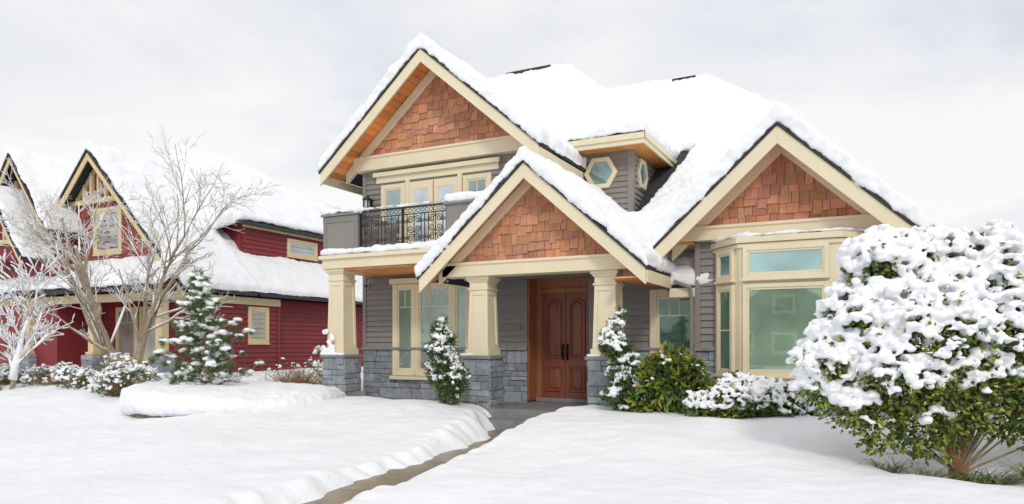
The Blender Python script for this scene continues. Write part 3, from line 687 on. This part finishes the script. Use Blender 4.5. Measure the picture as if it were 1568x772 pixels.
def pine(x,y,z,h,seed):
    random.seed(seed); T=empty('young_pine_tree',(x,y,z)); tr=MB(); nd=MB(); bl=[]
    tp=[Vector((.12*math.sin(t*4)*(t),.05*math.sin(t*6),h*t)) for t in [k/8 for k in range(9)]]
    tr.tube(tp,[.06*(1-.85*k/8) for k in range(9)],8)
    def tuft(p,d,s):
        for q in range(44):
            dd=(d*.8+rv()).normalized(); leaf(nd,p,dd,s*U(.7,1.2),.006,tuple(c*U(.7,1.3) for c in (.12,.18,.06)))
    for k in range(66):
        t=(k/66)**1.2*.95+.03; a=k*2.4+U(-.3,.3); i=min(7,int(t*8)); p=tp[i].lerp(tp[i+1],t*8-i)
        L=(1.15*(1-t)**.9+.12)*U(.45,1.3)*h/2.4*.85
        d=Vector((math.cos(a),math.sin(a),U(-.05,.6))).normalized(); pts=[p]
        for j in range(4):
            d=(d+rv()*.2+Vector((0,0,.10-.1*(j<2)))).normalized(); pts.append(pts[-1]+d*L/4)
        tr.tube(pts,[.018,.014,.011,.008,.005],5)
        for j in range(1,5):
            for q in range(2): tuft(pts[j]+rv()*.05,(d+rv()*.7).normalized(),.12)
            if R()<.8:
                s=U(.025,.075)
                for q in range(4): o=rv()*s*1.1; bl.append((pts[j].x+o.x,pts[j].y+o.y,pts[j].z+.03+o.z*.4,s*U(.8,1.6),s*U(.8,1.6),s*.6))
    tuft(tp[-1],Vector((0,0,1)),.2)
    tr.obj('trunk',M['bark'],T,fix=False); nd.obj('needles',M['leaf'],T,fix=False); blobs_obj('snow_clumps',bl,.015,T,.03,.09,.012,.03)
pine(-12.3,10.3,.6,2.42,14)
def twiggy(name,x,y,z,w,h,seed,nb=420,brown=False):
    random.seed(seed)
    lob=[(U(-.45,.45)*w,U(-.25,.25)*w,U(.3,.75)*h,U(.16,.3)*w,.85) for k in range(8)]
    T=shrub(name,x,y,z,lob,1800 if not brown else 250,nb,.045,.04,.013,rotz=TH,seed=seed,yl=.1)
    t=MB()
    for k in range(260):
        a=U(0,6.28); d=Vector((math.cos(a)*.8,math.sin(a)*.8,U(.3,1.1))).normalized(); L=U(.5,1.1)*w*.55; p=Vector((U(-.3,.3)*w,U(-.2,.2)*w,.05))
        t.tube([p,p+d*L*.5+rv()*.03,p+d*L+rv()*.06],[.006,.004,.002],3)
    t.obj('bare_twigs',M['barkbrown'],T,fix=False)
twiggy('snowy_garden_shrub',-14.5,10.2,.42,1.25,.65,41,1500)
twiggy('snowy_garden_shrub',-15.9,10.5,.42,1.3,.6,42,1500)
twiggy('snowy_garden_shrub',-17.3,10.6,.42,1.4,.55,43,1400)
twiggy('snowy_garden_shrub',-16.6,11.8,.45,1.1,.9,44,500,True)
twiggy('snowy_garden_shrub',-11.5,13.2,.45,.7,1.5,45,500,True)
twiggy('snowy_garden_shrub',-13.8,14.6,.45,1.3,.6,46,200,True)
twiggy('snowy_garden_shrub',-12.3,14.4,.45,.9,.7,47,200,True)
twiggy('snowy_garden_shrub',-19.0,10.4,.42,1.3,.6,48,1200)

# ================================================================== SKY & LIGHT
w=bpy.data.worlds.new('World'); scene.world=w; w.use_nodes=True; nt=w.node_tree; L=nt.links
for n_ in list(nt.nodes): nt.nodes.remove(n_)
out=nt.nodes.new('ShaderNodeOutputWorld'); mix=nt.nodes.new('ShaderNodeMixShader'); b1=nt.nodes.new('ShaderNodeBackground'); b2=nt.nodes.new('ShaderNodeBackground')
sky=nt.nodes.new('ShaderNodeTexSky'); sky.sky_type='NISHITA'; sky.sun_disc=False
sdir=Vector((.45,-.75,.62)).normalized()
sky.sun_elevation=math.asin(sdir.z); sky.sun_rotation=math.atan2(sdir.x,sdir.y)
b1.inputs['Strength'].default_value=.12; L.new(sky.outputs[0],b1.inputs['Color'])
tc=nt.nodes.new('ShaderNodeTexCoord'); mp=nt.nodes.new('ShaderNodeMapping'); mp.inputs['Scale'].default_value=(1,1,2.4); mp.inputs['Location'].default_value=(.8,.5,.35)
L.new(tc.outputs['Generated'],mp.inputs['Vector'])
nz=nt.nodes.new('ShaderNodeTexNoise'); nz.inputs['Scale'].default_value=2.1; nz.inputs['Detail'].default_value=8; nz.inputs['Roughness'].default_value=.52; nz.inputs['Distortion'].default_value=.3
L.new(mp.outputs[0],nz.inputs['Vector'])
cr=nt.nodes.new('ShaderNodeValToRGB'); e=cr.color_ramp.elements; e[0].position=.36; e[0].color=(.74,.77,.84,1); e[1].position=.58; e[1].color=(1.0,.99,.975,1)
L.new(nz.outputs['Fac'],cr.inputs['Fac']); L.new(cr.outputs[0],b2.inputs['Color']); b2.inputs['Strength'].default_value=1.0
mix.inputs[0].default_value=.93; L.new(b1.outputs[0],mix.inputs[1]); L.new(b2.outputs[0],mix.inputs[2]); L.new(mix.outputs[0],out.inputs['Surface'])
sl=bpy.data.lights.new('sun','SUN'); sl.energy=1.2; sl.angle=math.radians(10); sl.color=(1,.95,.88); s_=bpy.data.objects.new('sun',sl); COL.objects.link(s_)
s_.rotation_euler=(-sdir).to_track_quat('-Z','Y').to_euler()
scene.view_settings.view_transform='Standard'; scene.view_settings.look='None'; scene.view_settings.exposure=0
